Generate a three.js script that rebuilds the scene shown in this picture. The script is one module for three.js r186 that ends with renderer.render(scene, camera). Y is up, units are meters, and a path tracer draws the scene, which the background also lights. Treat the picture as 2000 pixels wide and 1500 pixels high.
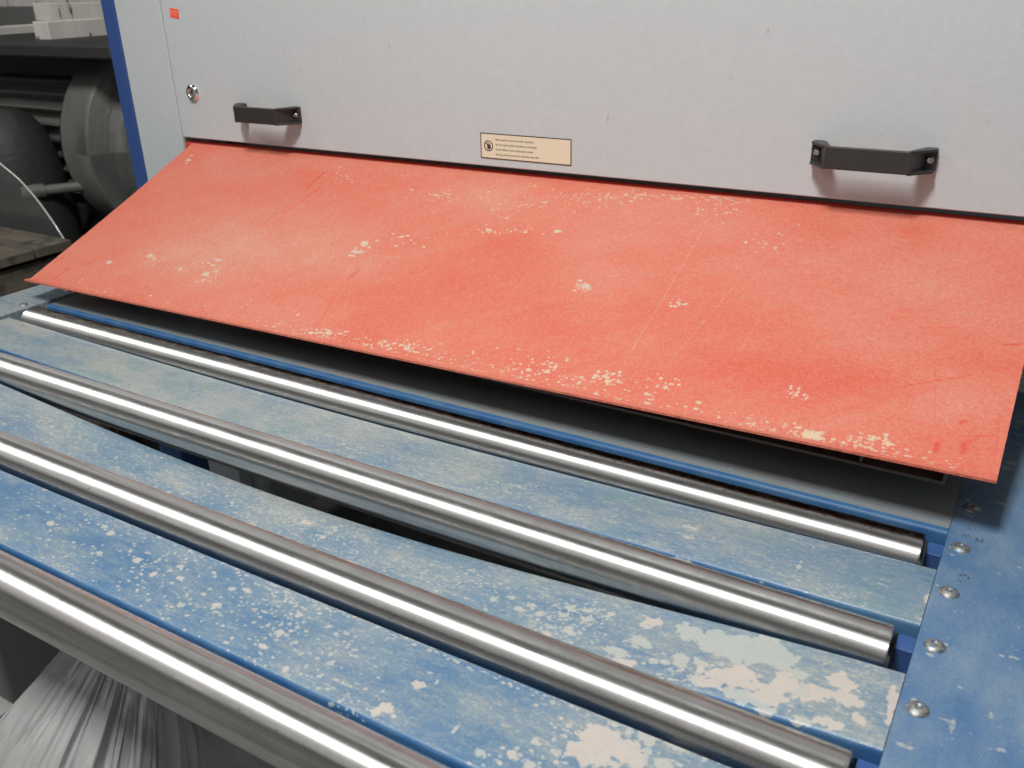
import * as THREE from 'three';
import { mergeGeometries, toCreasedNormals } from 'three/addons/utils/BufferGeometryUtils.js';
import { RoundedBoxGeometry } from 'three/addons/geometries/RoundedBoxGeometry.js';
import { RectAreaLightUniformsLib } from 'three/addons/lights/RectAreaLightUniformsLib.js';

// ------------------------------------------------------------------ camera, light, exposure
const scene = new THREE.Scene();
scene.background = new THREE.Color(0x000000);
const renderer = new THREE.WebGLRenderer({ antialias: true });
renderer.toneMapping = THREE.LinearToneMapping;
renderer.toneMappingExposure = 0.94;
renderer.shadowMap.enabled = true;
const CAM = new THREE.Vector3(0, 0.46, 0);
const RX = new THREE.Vector3(0.85527586, -0.02400523, -0.51761661);
const RY = new THREE.Vector3(-0.19555374, 0.91010679, -0.36532776);
const RZ = new THREE.Vector3(0.47985617, 0.41367787, 0.77369805);
const FPX = 1774.55;                                    // focal length in photo pixels (2000 x 1500)
const camera = new THREE.PerspectiveCamera(2 * Math.atan(750 / FPX) * 180 / Math.PI, 4 / 3, 0.02, 60);
camera.position.copy(CAM);
camera.quaternion.setFromRotationMatrix(new THREE.Matrix4().makeBasis(RX, RY, RZ));
camera.updateMatrixWorld();
camera.focus = 1.0;
camera.userData.fStop = 11;

RectAreaLightUniformsLib.init();
const LAMP_COLOR = new THREE.Color(1.0, 0.99, 0.975);
// [x, z, width, depth, radiance] of the panels; the first hangs over the conveyor and gives the shadows, the last is an added fill for the roller reflections
const LAMP_Y = 2.2, LAMPS = [[-0.45, 0.16, 0.32, 0.62, 110], [-3.0, 0.0, 0.9, 0.5, 9], [-1.5, 1.55, 5.0, 1.7, 0.6]];
const STRIP = 7;                                        // radiance of the thin strip behind the machine
const FLOOR = -0.85;

// ------------------------------------------------------------------ small helpers
let seed = 1234567;
const rnd = () => { seed = (seed * 1664525 + 1013904223) >>> 0; return seed / 4294967296; };
const rr = (a, b) => a + (b - a) * rnd();
const gauss = () => (rnd() + rnd() + rnd() + rnd() - 2) * 1.0;
const clamp = (x, a = 0, b = 1) => Math.min(b, Math.max(a, x));
const lerp = (a, b, t) => a + (b - a) * t;
const smooth = (a, b, x) => { const t = clamp((x - a) / (b - a)); return t * t * (3 - 2 * t); };
function hash(ix, iy, s) { let h = (ix * 374761393 + iy * 668265263 + s * 1274126177) | 0; h = Math.imul(h ^ (h >>> 13), 1274126177); h ^= h >>> 16; return (h >>> 0) / 4294967296; }
function noise(x, y, s = 0) {
  const ix = Math.floor(x), iy = Math.floor(y), fx = x - ix, fy = y - iy;
  const u = fx * fx * (3 - 2 * fx), v = fy * fy * (3 - 2 * fy);
  return lerp(lerp(hash(ix, iy, s), hash(ix + 1, iy, s), u), lerp(hash(ix, iy + 1, s), hash(ix + 1, iy + 1, s), u), v);
}
function fbm(x, y, o = 4, s = 0) { let a = 0.5, t = 0, n = 0; for (let i = 0; i < o; i++) { t += a * noise(x, y, s + i * 7); n += a; a *= 0.5; x *= 2.03; y *= 2.03; } return t / n; }
// a photo pixel gives a direction; the surface it touches gives the distance
function ray(px, py) { return RX.clone().multiplyScalar(px - 1000).addScaledVector(RY, 750 - py).addScaledVector(RZ, -FPX); }
function hitY(px, py, y) { const d = ray(px, py); return CAM.clone().addScaledVector(d, (y - CAM.y) / d.y); }
function hitZ(px, py, z) { const d = ray(px, py); return CAM.clone().addScaledVector(d, (z - CAM.z) / d.z); }

const used = {};
function numbered(n) { if (!(n in used)) { used[n] = 0; return n; } used[n]++; return n + '_' + String(used[n]).padStart(3, '0'); }
function mesh(name, geo, m, parent) {
  const o = new THREE.Mesh(Array.isArray(geo) ? mergeGeometries(geo.map((g) => { const q = g.index ? g.toNonIndexed() : g; for (const k of Object.keys(q.attributes)) if (!['position', 'normal', 'uv'].includes(k)) q.deleteAttribute(k); return q; })) : geo, m);
  o.name = parent ? name : numbered(name); o.castShadow = o.receiveShadow = true; (parent || scene).add(o); return o;
}
function thing(name, label, category, p = [0, 0, 0], group) {
  const o = new THREE.Group(); o.name = numbered(name); o.position.set(...p); o.userData = { label, category }; if (group) o.userData.group = group; scene.add(o); return o;
}
function tag(o, label, category, group) { o.userData.label = label; o.userData.category = category; if (group) o.userData.group = group; return o; }
function structure(name, geo, m) { const o = mesh(name, geo, m); o.userData.kind = 'structure'; return o; }
function box(x0, x1, y0, y1, z0, z1, r = 0) {
  const w = x1 - x0, h = y1 - y0, d = z1 - z0;
  const g = r ? new RoundedBoxGeometry(w, h, d, 2, Math.min(r, w / 2.01, h / 2.01, d / 2.01)) : new THREE.BoxGeometry(w, h, d);
  g.translate((x0 + x1) / 2, (y0 + y1) / 2, (z0 + z1) / 2); return g;
}
// metres as uv for a box-like geometry (largest normal axis decides)
function metricUV(g, sc = 1) {
  const q = g.index ? g.toNonIndexed() : g, p = q.attributes.position, n = q.attributes.normal, uv = new Float32Array(p.count * 2);
  for (let i = 0; i < p.count; i++) {
    const ax = Math.abs(n.getX(i)), ay = Math.abs(n.getY(i)), az = Math.abs(n.getZ(i));
    const [a, b] = ax > ay && ax > az ? [p.getZ(i), p.getY(i)] : ay > az ? [p.getX(i), p.getZ(i)] : [p.getX(i), p.getY(i)];
    uv[2 * i] = a * sc; uv[2 * i + 1] = b * sc;
  }
  q.setAttribute('uv', new THREE.BufferAttribute(uv, 2)); return q;
}
function dataTex(w, h, fn, srgb = true) {
  const d = new Uint8Array(w * h * 4);
  for (let j = 0; j < h; j++) for (let i = 0; i < w; i++) { const c = fn((i + 0.5) / w, (j + 0.5) / h, i, j), k = (j * w + i) * 4; d[k] = clamp(c[0], 0, 255); d[k + 1] = clamp(c[1], 0, 255); d[k + 2] = clamp(c[2], 0, 255); d[k + 3] = 255; }
  const t = new THREE.DataTexture(d, w, h); t.magFilter = THREE.LinearFilter; t.minFilter = THREE.LinearMipmapLinearFilter; t.generateMipmaps = true; t.wrapS = t.wrapT = THREE.RepeatWrapping;
  if (srgb) t.colorSpace = THREE.SRGBColorSpace; t.needsUpdate = true; return t;
}
const grey = (fn) => (u, v, i, j) => { const x = 255 * fn(u, v, i, j); return [x, x, x]; };
// sweep a closed profile (points [z, y] from prof(x)) along x; uv: u along x, v along the girth
function sweep(xs, prof, cap = true, crease = 0.55) {
  const n = prof(xs[0]).length, pos = [], uv = [], idx = [];
  const girth = (P) => { let t = 0; const a = [0]; for (let k = 1; k <= n; k++) { t += Math.hypot(P[k % n][0] - P[k - 1][0], P[k % n][1] - P[k - 1][1]); a.push(t); } return a.map((q) => q / t); };
  const G = girth(prof(xs[0]));
  xs.forEach((x, i) => { const P = prof(x); for (let k = 0; k <= n; k++) { pos.push(x, P[k % n][1], P[k % n][0]); uv.push(i / (xs.length - 1), G[k]); } });
  for (let i = 0; i < xs.length - 1; i++) for (let k = 0; k < n; k++) { const a = i * (n + 1) + k, b = a + 1, c = a + n + 1, d = c + 1; idx.push(a, b, c, b, d, c); }
  if (cap) for (const [x, flip] of [[xs[0], 0], [xs[xs.length - 1], 1]]) {
    const P = prof(x), base = pos.length / 3, tri = THREE.ShapeUtils.triangulateShape(P.map((p) => new THREE.Vector2(p[0], p[1])), []);
    P.forEach((p, k) => { pos.push(x, p[1], p[0]); uv.push(flip, G[k]); });
    for (const t of tri) idx.push(base + t[0], base + t[flip ? 2 : 1], base + t[flip ? 1 : 2]);
  }
  const g = new THREE.BufferGeometry(); g.setAttribute('position', new THREE.Float32BufferAttribute(pos, 3)); g.setAttribute('uv', new THREE.Float32BufferAttribute(uv, 2)); g.setIndex(idx);
  return toCreasedNormals(g, crease);
}
const range = (a, b, n) => Array.from({ length: n + 1 }, (_, i) => lerp(a, b, i / n));

// ------------------------------------------------------------------ the hall that the rollers mirror
const concreteTex = dataTex(512, 512, (u, v) => { const n = fbm(u * 12, v * 12, 5, 3), f = noise(u * 160, v * 160, 9); const t = 100 + 50 * n + 14 * f; return [t, t * 0.995, t * 0.98]; });
const M = {};
M.concrete = new THREE.MeshStandardMaterial({ map: concreteTex, roughness: 0.85 });
M.hallWall = new THREE.MeshStandardMaterial({ color: new THREE.Color(0.6, 0.6, 0.59), roughness: 0.9 });
M.ceiling = new THREE.MeshStandardMaterial({ color: new THREE.Color(0.2, 0.2, 0.2), roughness: 0.9 });
structure('floor', metricUV(box(-8, 3.2, FLOOR - 0.1, FLOOR, -4.2, 3.2), 0.7), M.concrete);
structure('ceiling', box(-8, 3.2, 3.0, 3.1, -4.2, 3.2), M.ceiling);
structure('wall_back', box(-8, 3.2, FLOOR, 3.0, -4.3, -4.2), M.hallWall);
structure('wall_front', box(-8, 3.2, FLOOR, 3.0, 3.2, 3.3), M.hallWall);
structure('wall_left', box(-8.1, -8, FLOOR, 3.0, -4.2, 3.2), M.hallWall);
structure('wall_right', box(3.2, 3.3, FLOOR, 3.0, -4.2, 3.2), M.hallWall);

M.lampBody = new THREE.MeshStandardMaterial({ color: new THREE.Color(0.7, 0.7, 0.7), roughness: 0.5 });
M.lampGlow = new THREE.MeshStandardMaterial({ color: 0xffffff, emissive: LAMP_COLOR, emissiveIntensity: 2.0 });
const LAMP_LABELS = ['small bright ceiling panel lamp hanging above the roller conveyor', 'wide ceiling panel lamp hanging before the grey electric motor', 'added wide dim fill panel that lightens the roller reflections'];
LAMPS.forEach(([x, z, w, d, L], i) => {
  const o = thing('ceiling_lamp', LAMP_LABELS[i], 'ceiling lamp', [x, LAMP_Y, z], 'panel lamps hanging in the hall');
  mesh('housing', box(-w / 2 - 0.03, w / 2 + 0.03, 0.012, 0.09, -d / 2 - 0.03, d / 2 + 0.03, 0.01), M.lampBody, o);
  const glow = M.lampGlow.clone(); glow.emissiveIntensity = Math.min(2, L * 0.2);
  mesh('diffuser', box(-w / 2, w / 2, 0, 0.0118, -d / 2, d / 2), glow, o);
  for (const q of [-1, 1]) { const c = new THREE.CylinderGeometry(0.006, 0.006, 0.71, 8); c.translate(q * w * 0.4, 0.445, 0); mesh('suspension_rod', c, M.lampBody, o); }
  const A = new THREE.RectAreaLight(LAMP_COLOR, L, w, d); A.position.set(0, -0.004, 0); A.rotation.x = -Math.PI / 2; o.add(A);
});
{
  const o = thing('strip_lamp', 'thin fluorescent strip lamp hanging behind the grey machine', 'ceiling lamp', [-2.2, 2.35, -1.85]);
  mesh('housing', box(-4.4, 4.4, 0.03, 0.08, -0.05, 0.05, 0.008), M.lampBody, o);
  const c = new THREE.CylinderGeometry(0.014, 0.014, 8.8, 12); c.rotateZ(Math.PI / 2); c.translate(0, 0.014, 0); mesh('tube', c, M.lampGlow, o);
  for (const q of [-3, 0, 3]) { const r = new THREE.CylinderGeometry(0.006, 0.006, 0.57, 8); r.translate(q, 0.365, 0); mesh('suspension_rod', r, M.lampBody, o); }
  const A = new THREE.RectAreaLight(LAMP_COLOR, STRIP, 8.8, 0.06); A.position.set(0, -0.004, 0); A.rotation.x = -Math.PI / 2; o.add(A);
}

// ------------------------------------------------------------------ paint with chips: one mask per painted sheet
// chip = [u centre m, v centre m, radius m, tone, stretch]; raster of W x H pixels over a sheet of wm x hm metres
function chipMask(W, H, wm, hm, chips, ragged = 0.55) {
  const a = new Float32Array(W * H), tone = new Float32Array(W * H), sx = W / wm, sy = H / hm;
  for (const [cu, cv, r, t = 0, st = 1] of chips) {
    const rx = r * st, ry = r / Math.sqrt(st);
    const i0 = Math.max(0, Math.floor((cu - rx * 1.7) * sx)), i1 = Math.min(W - 1, Math.ceil((cu + rx * 1.7) * sx)), j0 = Math.max(0, Math.floor((cv - ry * 1.7) * sy)), j1 = Math.min(H - 1, Math.ceil((cv + ry * 1.7) * sy));
    const f = (r > 0.003 ? 1.7 : 1.1) / r, ox = cu * 917, oy = cv * 733;
    for (let j = j0; j <= j1; j++) for (let i = i0; i <= i1; i++) {
      const x = (i + 0.5) / sx - cu, y = (j + 0.5) / sy - cv;
      const d = Math.hypot(x / rx, y / ry) + ragged * (r > 0.003 ? 2.5 : 1.9) * (fbm(x * f + ox, y * f + oy, 5, 5) - 0.5);
      const w = clamp((0.95 - d) * r * Math.min(sx, sy) * 0.9 + 0.5);
      const k = j * W + i; if (w > a[k]) { a[k] = w; tone[k] = t; }
    }
  }
  return { a, tone };
}

// ------------------------------------------------------------------ machine enclosure
const ZW = -1.1353, DOORB = 0.199, XD = -1.399, XC = -1.5205, XP = -1.555, MTOP = 0.9;
const machine = thing('machine_enclosure', 'large light grey machine enclosure with blue corner post and black door handles', 'machine', [0, FLOOR, 0]);
const mY = -FLOOR;                                       // lift from group to world heights
const part = (name, geo, m, parent = machine) => { const gs = Array.isArray(geo) ? geo : [geo]; gs.forEach((g) => g.translate(0, parent === machine ? mY : 0, 0)); return mesh(name, geo, m, parent); };
const doorBump = dataTex(512, 512, grey((u, v) => { const n = noise(u * 170, v * 170, 2) * 0.6 + noise(u * 250, v * 250, 4) * 0.4; return n; }), false);
const doorSpeckList = [[1188, 228], [1187, 233], [1710, 414], [1602, 377], [540, 190], [1500, 60], [760, 90], [1930, 240]].map(([x, y]) => { const p = hitZ(x, y, ZW); return [(p.x + 1.6), p.y, 0.0011, 0, 0.7]; }); for (let k = 0; k < 9; k++) doorSpeckList.push([rr(0.05, 1.7), rr(0.2, 0.5), rr(0.0006, 0.001), 0, rr(0.6, 1.6)]);
const doorSpecks = chipMask(1024, 512, 2.6, 1.3, doorSpeckList, 0.4);
const doorTex = dataTex(1024, 512, (u, v, i, j) => {
  const n = fbm(u * 9, v * 5, 4, 11), f = noise(u * 420, v * 210, 6); let t = 205 + 3 * (n - 0.5) + 4 * (f - 0.5);
  const q = doorSpecks.a[j * 1024 + i] * 0.7; return [lerp(t - 10, 130, q), lerp(t - 4, 126, q), lerp(t - 3, 122, q)];
});
M.door = new THREE.MeshPhysicalMaterial({ map: doorTex, roughness: 0.5, bumpMap: doorBump, bumpScale: 0.0001 });
doorBump.repeat.set(10, 5);
M.blueGloss = new THREE.MeshStandardMaterial({ color: new THREE.Color(0.035, 0.085, 0.26), roughness: 0.45 });
M.dark = new THREE.MeshStandardMaterial({ color: new THREE.Color(0.02, 0.02, 0.02), roughness: 0.8 });
M.redHinge = new THREE.MeshStandardMaterial({ color: new THREE.Color(0.55, 0.06, 0.035), roughness: 0.45 });
const doorUV = (g) => { const q = metricUV(g), uv = q.attributes.uv; for (let i = 0; i < uv.count; i++) uv.setXY(i, (uv.getX(i) + 1.6) / 2.6, uv.getY(i) / 1.3); return q; };
const door = part('door_panel', doorUV(box(XD + 0.0032, 0.92, DOORB, MTOP, ZW - 0.03, ZW, 0.0018)), M.door);
door.userData.label = 'wide light grey door panel with fine orange peel paint';
part('corner_panel', doorUV(box(XC, XD - 0.0014, FLOOR + 0.06, MTOP, ZW - 0.032, ZW - 0.0015, 0.0018)), M.door);
part('side_panel', doorUV(box(XP + 0.004, XP + 0.03, FLOOR + 0.06, MTOP, -1.7, ZW - 0.036)), M.door);
part('side_panel', doorUV(box(0.93, 1.0, FLOOR + 0.02, MTOP, -1.7, ZW - 0.002, 0.002)), M.door);
part('back_panel', box(XP + 0.03, 0.93, FLOOR + 0.02, MTOP, -1.73, -1.7), M.door);
part('top_panel', doorUV(box(XP, 1.0, MTOP + 0.002, MTOP + 0.03, -1.73, ZW, 0.003)), M.door);
part('corner_post', box(XP, XC - 0.0005, FLOOR, MTOP, ZW - 0.034, ZW + 0.001, 0.002), M.blueGloss).userData.label = 'dark blue steel corner post';
part('door_jamb', box(XD - 0.02, XD + 0.03, FLOOR + 0.06, MTOP, ZW - 0.05, ZW - 0.0335), M.door);
part('inner_shield', box(XD - 0.02, 0.93, 0.02, 0.5, ZW - 0.14, ZW - 0.12), M.door);
// lock, chrome
M.chrome = new THREE.MeshStandardMaterial({ color: new THREE.Color(0.8, 0.8, 0.8), metalness: 1, roughness: 0.12 });
M.zinc = new THREE.MeshStandardMaterial({ color: new THREE.Color(0.62, 0.61, 0.58), metalness: 1, roughness: 0.35 });
{
  const p = hitZ(377, 181, ZW), V = (a) => a.map(([x, y]) => new THREE.Vector2(x, y));
  const g = new THREE.LatheGeometry(V([[0.0055, 0.0025], [0.0065, 0.0055], [0.009, 0.0062], [0.0125, 0.0045], [0.0145, 0.002], [0.0148, 0]]), 40); g.rotateX(Math.PI / 2); g.translate(p.x, p.y, ZW);
  const lock = part('cam_lock', g, M.chrome);
  const c = new THREE.CylinderGeometry(0.0055, 0.0055, 0.003, 24); c.rotateX(Math.PI / 2); c.translate(p.x, p.y + mY, ZW + 0.0014); mesh('cylinder_plug', c, M.zinc, lock);
  const k = box(-0.0009, 0.0009, -0.0032, 0.0032, 0, 0.0004); k.translate(p.x, p.y + mY, ZW + 0.0031); mesh('keyhole', k, M.dark, lock);
}
// handles
const handleBump = dataTex(256, 256, grey((u, v) => fbm(u * 40, v * 40, 3, 8)), false);
M.handle = new THREE.MeshStandardMaterial({ color: new THREE.Color(0.035, 0.033, 0.032), roughness: 0.42, bumpMap: handleBump, bumpScale: 0.0002 });
function handle(cx, cy, label) {
  const hh = 0.0125, T = 0.0045, pts = [[-0.068, 0], [-0.068, T], [-0.058, T], [-0.0455, 0.036], [0.0455, 0.036], [0.058, T], [0.068, T], [0.068, 0], [0.055, 0], [0.0425, 0.036 - T], [-0.0425, 0.036 - T], [-0.055, 0]];
  const sh = new THREE.Shape(pts.map(([x, z]) => new THREE.Vector2(x, z)));
  const body = new THREE.ExtrudeGeometry(sh, { depth: 2 * hh - 0.002, bevelEnabled: true, bevelSize: 0.0013, bevelThickness: 0.0013, bevelSegments: 3 });
  body.rotateX(Math.PI / 2); body.translate(cx, cy + hh - 0.001, ZW + 0.0008);
  const gs = [body];
  for (const s of [-1, 1]) for (const e of [-1, 1]) {
    const l = new THREE.Shape([[s * 0.068, 0.0012], [s * 0.068, 0.0125], [s * 0.0455, 0.0372], [s * 0.0455, 0.0312], [s * 0.057, 0.0012]].map(([x, z]) => new THREE.Vector2(x, z)));
    const g = new THREE.ExtrudeGeometry(l, { depth: 0.0022, bevelEnabled: true, bevelSize: 0.0004, bevelThickness: 0.0004, bevelSegments: 1 });
    g.rotateX(Math.PI / 2); g.translate(cx, cy + e * (hh - 0.0005) + 0.0011, ZW + 0.0008); gs.push(g);
  }
  const h = part('door_handle', gs, M.handle); h.userData.label = label;
  for (const s of [-1, 1]) {
    const q = new THREE.LatheGeometry([[0, 0.0022], [0.002, 0.0021], [0.0021, 0.0030], [0.0032, 0.0028], [0.0045, 0.0012], [0.0046, 0]].map(([x, y]) => new THREE.Vector2(x, y)), 20);
    q.rotateX(Math.PI / 2); q.translate(cx + s * 0.0625, cy + mY, ZW + T + 0.0014); mesh('screw', q, M.zinc, h);
  }
}
handle(-1.166, 0.2535, 'black pull handle near the chrome lock');
handle(-0.2005, 0.2545, 'black pull handle beyond the safety label');
// safety label
{
  const W = 1200, H = 300, cv = document.createElement('canvas'); cv.width = W; cv.height = H; const c = cv.getContext('2d');
  c.fillStyle = '#e4d9bd'; c.fillRect(0, 0, W, H);
  c.strokeStyle = '#3a332b'; c.lineWidth = 12; c.strokeRect(7, 7, W - 14, H - 14);
  c.lineWidth = 13; c.beginPath(); c.arc(112, 150, 56, 0, Math.PI * 2); c.stroke();
  c.fillStyle = '#3a332b';
  c.beginPath(); c.moveTo(96, 188); c.lineTo(92, 150); c.lineTo(98, 118); c.lineTo(106, 118); c.lineTo(108, 142); c.lineTo(112, 112); c.lineTo(120, 112); c.lineTo(121, 142); c.lineTo(127, 118); c.lineTo(135, 120); c.lineTo(132, 150); c.lineTo(144, 142); c.lineTo(148, 150); c.lineTo(132, 176); c.lineTo(128, 190); c.closePath(); c.fill();
  c.lineWidth = 12; c.beginPath(); c.moveTo(72, 110); c.lineTo(152, 190); c.stroke();
  c.font = 'bold 30px sans-serif';
  ['Niet openen bij draaiende machine', 'Do not open while machine is running', 'Nicht öffnen wenn Maschine dreht', 'Ne pas ouvrir quand la machine marche'].forEach((s, i) => c.fillText(s, 208, 82 + i * 57));
  const t = new THREE.CanvasTexture(cv); t.colorSpace = THREE.SRGBColorSpace;
  const g = new THREE.PlaneGeometry(0.1505, 0.0368); g.translate(-0.672, 0.2287 + mY, ZW + 0.0006);
  mesh('safety_label', g, new THREE.MeshStandardMaterial({ map: t, roughness: 0.55 }), door).userData.label = 'cream warning label with black border and no touching symbol';
}
{
  const p = hitZ(341, 26, ZW), cv = document.createElement('canvas'); cv.width = cv.height = 64; const c = cv.getContext('2d');
  c.fillStyle = '#ff5a3c'; c.fillRect(0, 0, 64, 64); c.fillStyle = '#ff8a70'; c.fillRect(4, 14, 56, 10); c.fillRect(6, 34, 44, 8);
  const t = new THREE.CanvasTexture(cv); t.colorSpace = THREE.SRGBColorSpace;
  const g = new THREE.PlaneGeometry(0.021, 0.015); g.rotateZ(-0.12); g.translate(p.x, p.y + mY, ZW + 0.0006);
  mesh('price_sticker', g, new THREE.MeshStandardMaterial({ map: t, roughness: 0.6 }), door);
}

// ------------------------------------------------------------------ red flap
const FX0 = -1.3745, FX1 = -0.002, FTOP = [-1.1365, 0.1895];
const flapEnd = (x) => { const t = (x - FX0) / (FX1 - FX0); return [-0.768 - 0.0016 * Math.sin(Math.PI * t), lerp(0.0372, 0.0622, t) - 0.0022 * Math.sin(Math.PI * t)]; };
function flapTopLine(x) {                                // upper surface, from hinge to lip
  const [ze, ye] = flapEnd(x), zc = ze - 0.0135, yc = ye - 0.0008, [z0, y0] = FTOP, P = [];
  for (let k = 0; k <= 3; k++) { const a = k / 3; P.push([z0 - 0.006 * (1 - a), y0 - 0.006 * (1 - a) * (1 - a)]); }
  for (let k = 1; k <= 10; k++) { const a = k / 10, s = Math.sin(Math.PI * a) * 0.0022; P.push([lerp(z0, zc, a), lerp(y0, yc, a) - s]); }
  P.push([zc + 0.003, yc - 0.0006], [zc + 0.0065, yc - 0.0002], [ze, ye]);
  return P;
}
const flapProf = (x) => { const T = flapTopLine(x), th = 0.0026; const U = T.map(([z, y], k) => [z - (k === T.length - 1 ? 0 : 0.0008), y - th]).reverse(); return [...T, ...U]; };
const flapLen = (() => { const T = flapTopLine(-0.7); let t = 0; const a = [0]; for (let k = 1; k < T.length; k++) { t += Math.hypot(T[k][0] - T[k - 1][0], T[k][1] - T[k - 1][1]); a.push(t); } return t; })();
const flapGirth = (() => { const P = flapProf(FX0); let t = 0; for (let k = 0; k < P.length; k++) { const q = P[(k + 1) % P.length]; t += Math.hypot(P[k][0] - q[0], P[k][1] - q[1]); } return t; })();
const flapGeo = sweep(range(FX0, FX1, 72), flapProf, true, 0.5);
// photo pixel -> sheet coordinates in metres (along x, down from the hinge)
function flapST(px, py) {
  let lo = 0, hi = 1; const at = (s) => { const z = lerp(FTOP[0], -0.77, s), p = hitZ(px, py, z), e = flapEnd(clamp(p.x, FX0, FX1)); return [p, p.y - lerp(FTOP[1], e[1], s)]; };
  const sLo = at(0)[1]; for (let i = 0; i < 30; i++) { const m = (lo + hi) / 2; if (Math.sign(at(m)[1]) === Math.sign(sLo)) lo = m; else hi = m; }
  return [at(lo)[0].x - FX0, lo * (flapLen - 0.01) + 0.008];
}
const FW = FX1 - FX0, FTW = 2048, FTH = 1200;           // the texture runs round the whole girth; the upper side is its first half
{
  const chips = [];
  const put = (px, py, n, sx, sy, r0, r1, st = 1.2) => { for (let i = 0; i < n; i++) { const [s, t] = flapST(px + gauss() * sx, py + gauss() * sy); chips.push([s, t, rr(r0, r1) * (rnd() < 0.12 ? 1.5 : 1), rnd(), rr(0.8, st)]); } };
  const one = (px, py, r, st = 1.3) => { const [s, t] = flapST(px, py); chips.push([s, t, r * 0.82, rnd(), st]); };
  // worn spots copied from where they are in the photograph
  one(707, 473, 0.0075, 1.1); one(692, 489, 0.006, 1.8); one(680, 496, 0.004, 2); one(732, 467, 0.0028); one(716, 480, 0.003); put(695, 485, 10, 22, 12, 0.0008, 0.002);
  one(768, 477, 0.003, 1.6); one(792, 458, 0.003, 1.6); put(790, 465, 14, 40, 10, 0.0008, 0.0022);
  one(952, 447, 0.0048, 1.4); one(964, 452, 0.002); one(1005, 447, 0.002, 2); one(1023, 451, 0.003); one(1086, 450, 0.0052, 1.5); one(1059, 455, 0.002); put(980, 449, 26, 70, 6, 0.0007, 0.0018);
  one(1140, 556, 0.0062, 1.0); one(1130, 545, 0.0032); one(1146, 562, 0.003); put(1130, 558, 14, 16, 9, 0.0007, 0.0018);
  one(420, 505, 0.005, 2.2); one(408, 515, 0.004, 1.6); one(395, 533, 0.006, 1.3); one(390, 545, 0.004); put(405, 530, 34, 22, 22, 0.0007, 0.002);
  one(286, 497, 0.006, 1.2); one(296, 503, 0.003); put(300, 505, 20, 24, 12, 0.0007, 0.0016); one(206, 510, 0.0052, 1.4); one(345, 523, 0.004, 1.5); put(345, 525, 22, 16, 8, 0.0007, 0.0016);
  one(366, 312, 0.006, 1.4); one(372, 303, 0.004, 1.2); one(362, 318, 0.003, 1.6);
  put(660, 348, 20, 30, 10, 0.0007, 0.0016); put(850, 380, 30, 40, 14, 0.0007, 0.0016); one(848, 380, 0.003, 2.4); one(802, 370, 0.003, 1.8);
  put(1030, 395, 90, 130, 28, 0.0006, 0.0016); put(1200, 385, 60, 110, 12, 0.0007, 0.0018);
  for (let x = 1225; x < 1465; x += 9) one(x + rr(-4, 4), 378 + (x - 1225) * 0.066 + rr(-4, 4), rr(0.0012, 0.0026), rr(1.4, 3));
  put(1400, 410, 40, 60, 22, 0.0006, 0.0016); put(1500, 470, 18, 40, 25, 0.0006, 0.0016); put(1320, 592, 12, 20, 10, 0.0008, 0.0022); one(1333, 592, 0.0022);
  put(550, 320, 22, 120, 20, 0.0005, 0.0012); put(750, 330, 30, 140, 20, 0.0005, 0.0013); put(500, 560, 30, 150, 60, 0.0005, 0.0011);
  // worn band along the lip, copied loosely
  for (let i = 0; i < 560; i++) {
    const x = rr(110, 1890), yb = 556 + (x - 50) * 0.2068 - 6; const dens = x > 560 && x < 1260 ? 1 : x > 1400 && x < 1750 ? 0.8 : 0.35; if (rnd() > dens) continue;
    const up = Math.abs(gauss()) * (x > 900 && x < 1300 ? 46 : 26) + 6; const [s, t] = flapST(x, yb - up); chips.push([s, t, rr(0.0005, 0.0015) * (rnd() < 0.1 ? 1.7 : 1), rnd(), rr(0.9, 1.9)]);
  }
  put(1165, 735, 26, 34, 10, 0.001, 0.0026); put(1060, 715, 26, 40, 14, 0.0009, 0.0022); put(1300, 740, 16, 30, 20, 0.0008, 0.002); put(1555, 765, 20, 24, 14, 0.0008, 0.0019); put(1580, 850, 18, 14, 6, 0.0012, 0.004, 2); one(1702, 858, 0.003); one(1733, 866, 0.0036);
  put(1700, 860, 40, 60, 14, 0.0006, 0.0016); put(610, 648, 30, 60, 6, 0.0008, 0.002, 2.4); put(760, 672, 40, 70, 12, 0.0007, 0.002);
  const hm = flapGirth, m = chipMask(FTW, FTH, FW, hm, chips, 0.6);
  // scratches: pale and dark strokes at the places seen
  const strokes = [];
  const stroke = (a, b, w, k) => { const p = flapST(...a), q = flapST(...b); strokes.push([p[0], p[1], q[0], q[1], w, k]); };
  stroke([1385, 425], [1200, 730], 0.0011, 0.5); stroke([1440, 545], [1290, 720], 0.001, 0.45); stroke([1400, 415], [1330, 465], 0.002, 0.35); stroke([1520, 545], [1410, 740], 0.0009, 0.35); stroke([1045, 510], [960, 610], 0.0009, 0.35); stroke([690, 490], [660, 640], 0.0011, 0.35); stroke([720, 495], [790, 500], 0.0016, 0.4); stroke([1200, 560], [1080, 700], 0.0008, 0.3);
  stroke([575, 390], [500, 440], 0.003, -0.35); stroke([630, 360], [540, 420], 0.004, -0.35); stroke([640, 330], [590, 370], 0.004, -0.4); stroke([650, 570], [610, 640], 0.003, -0.3); stroke([700, 520], [670, 545], 0.006, -0.35);
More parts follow.
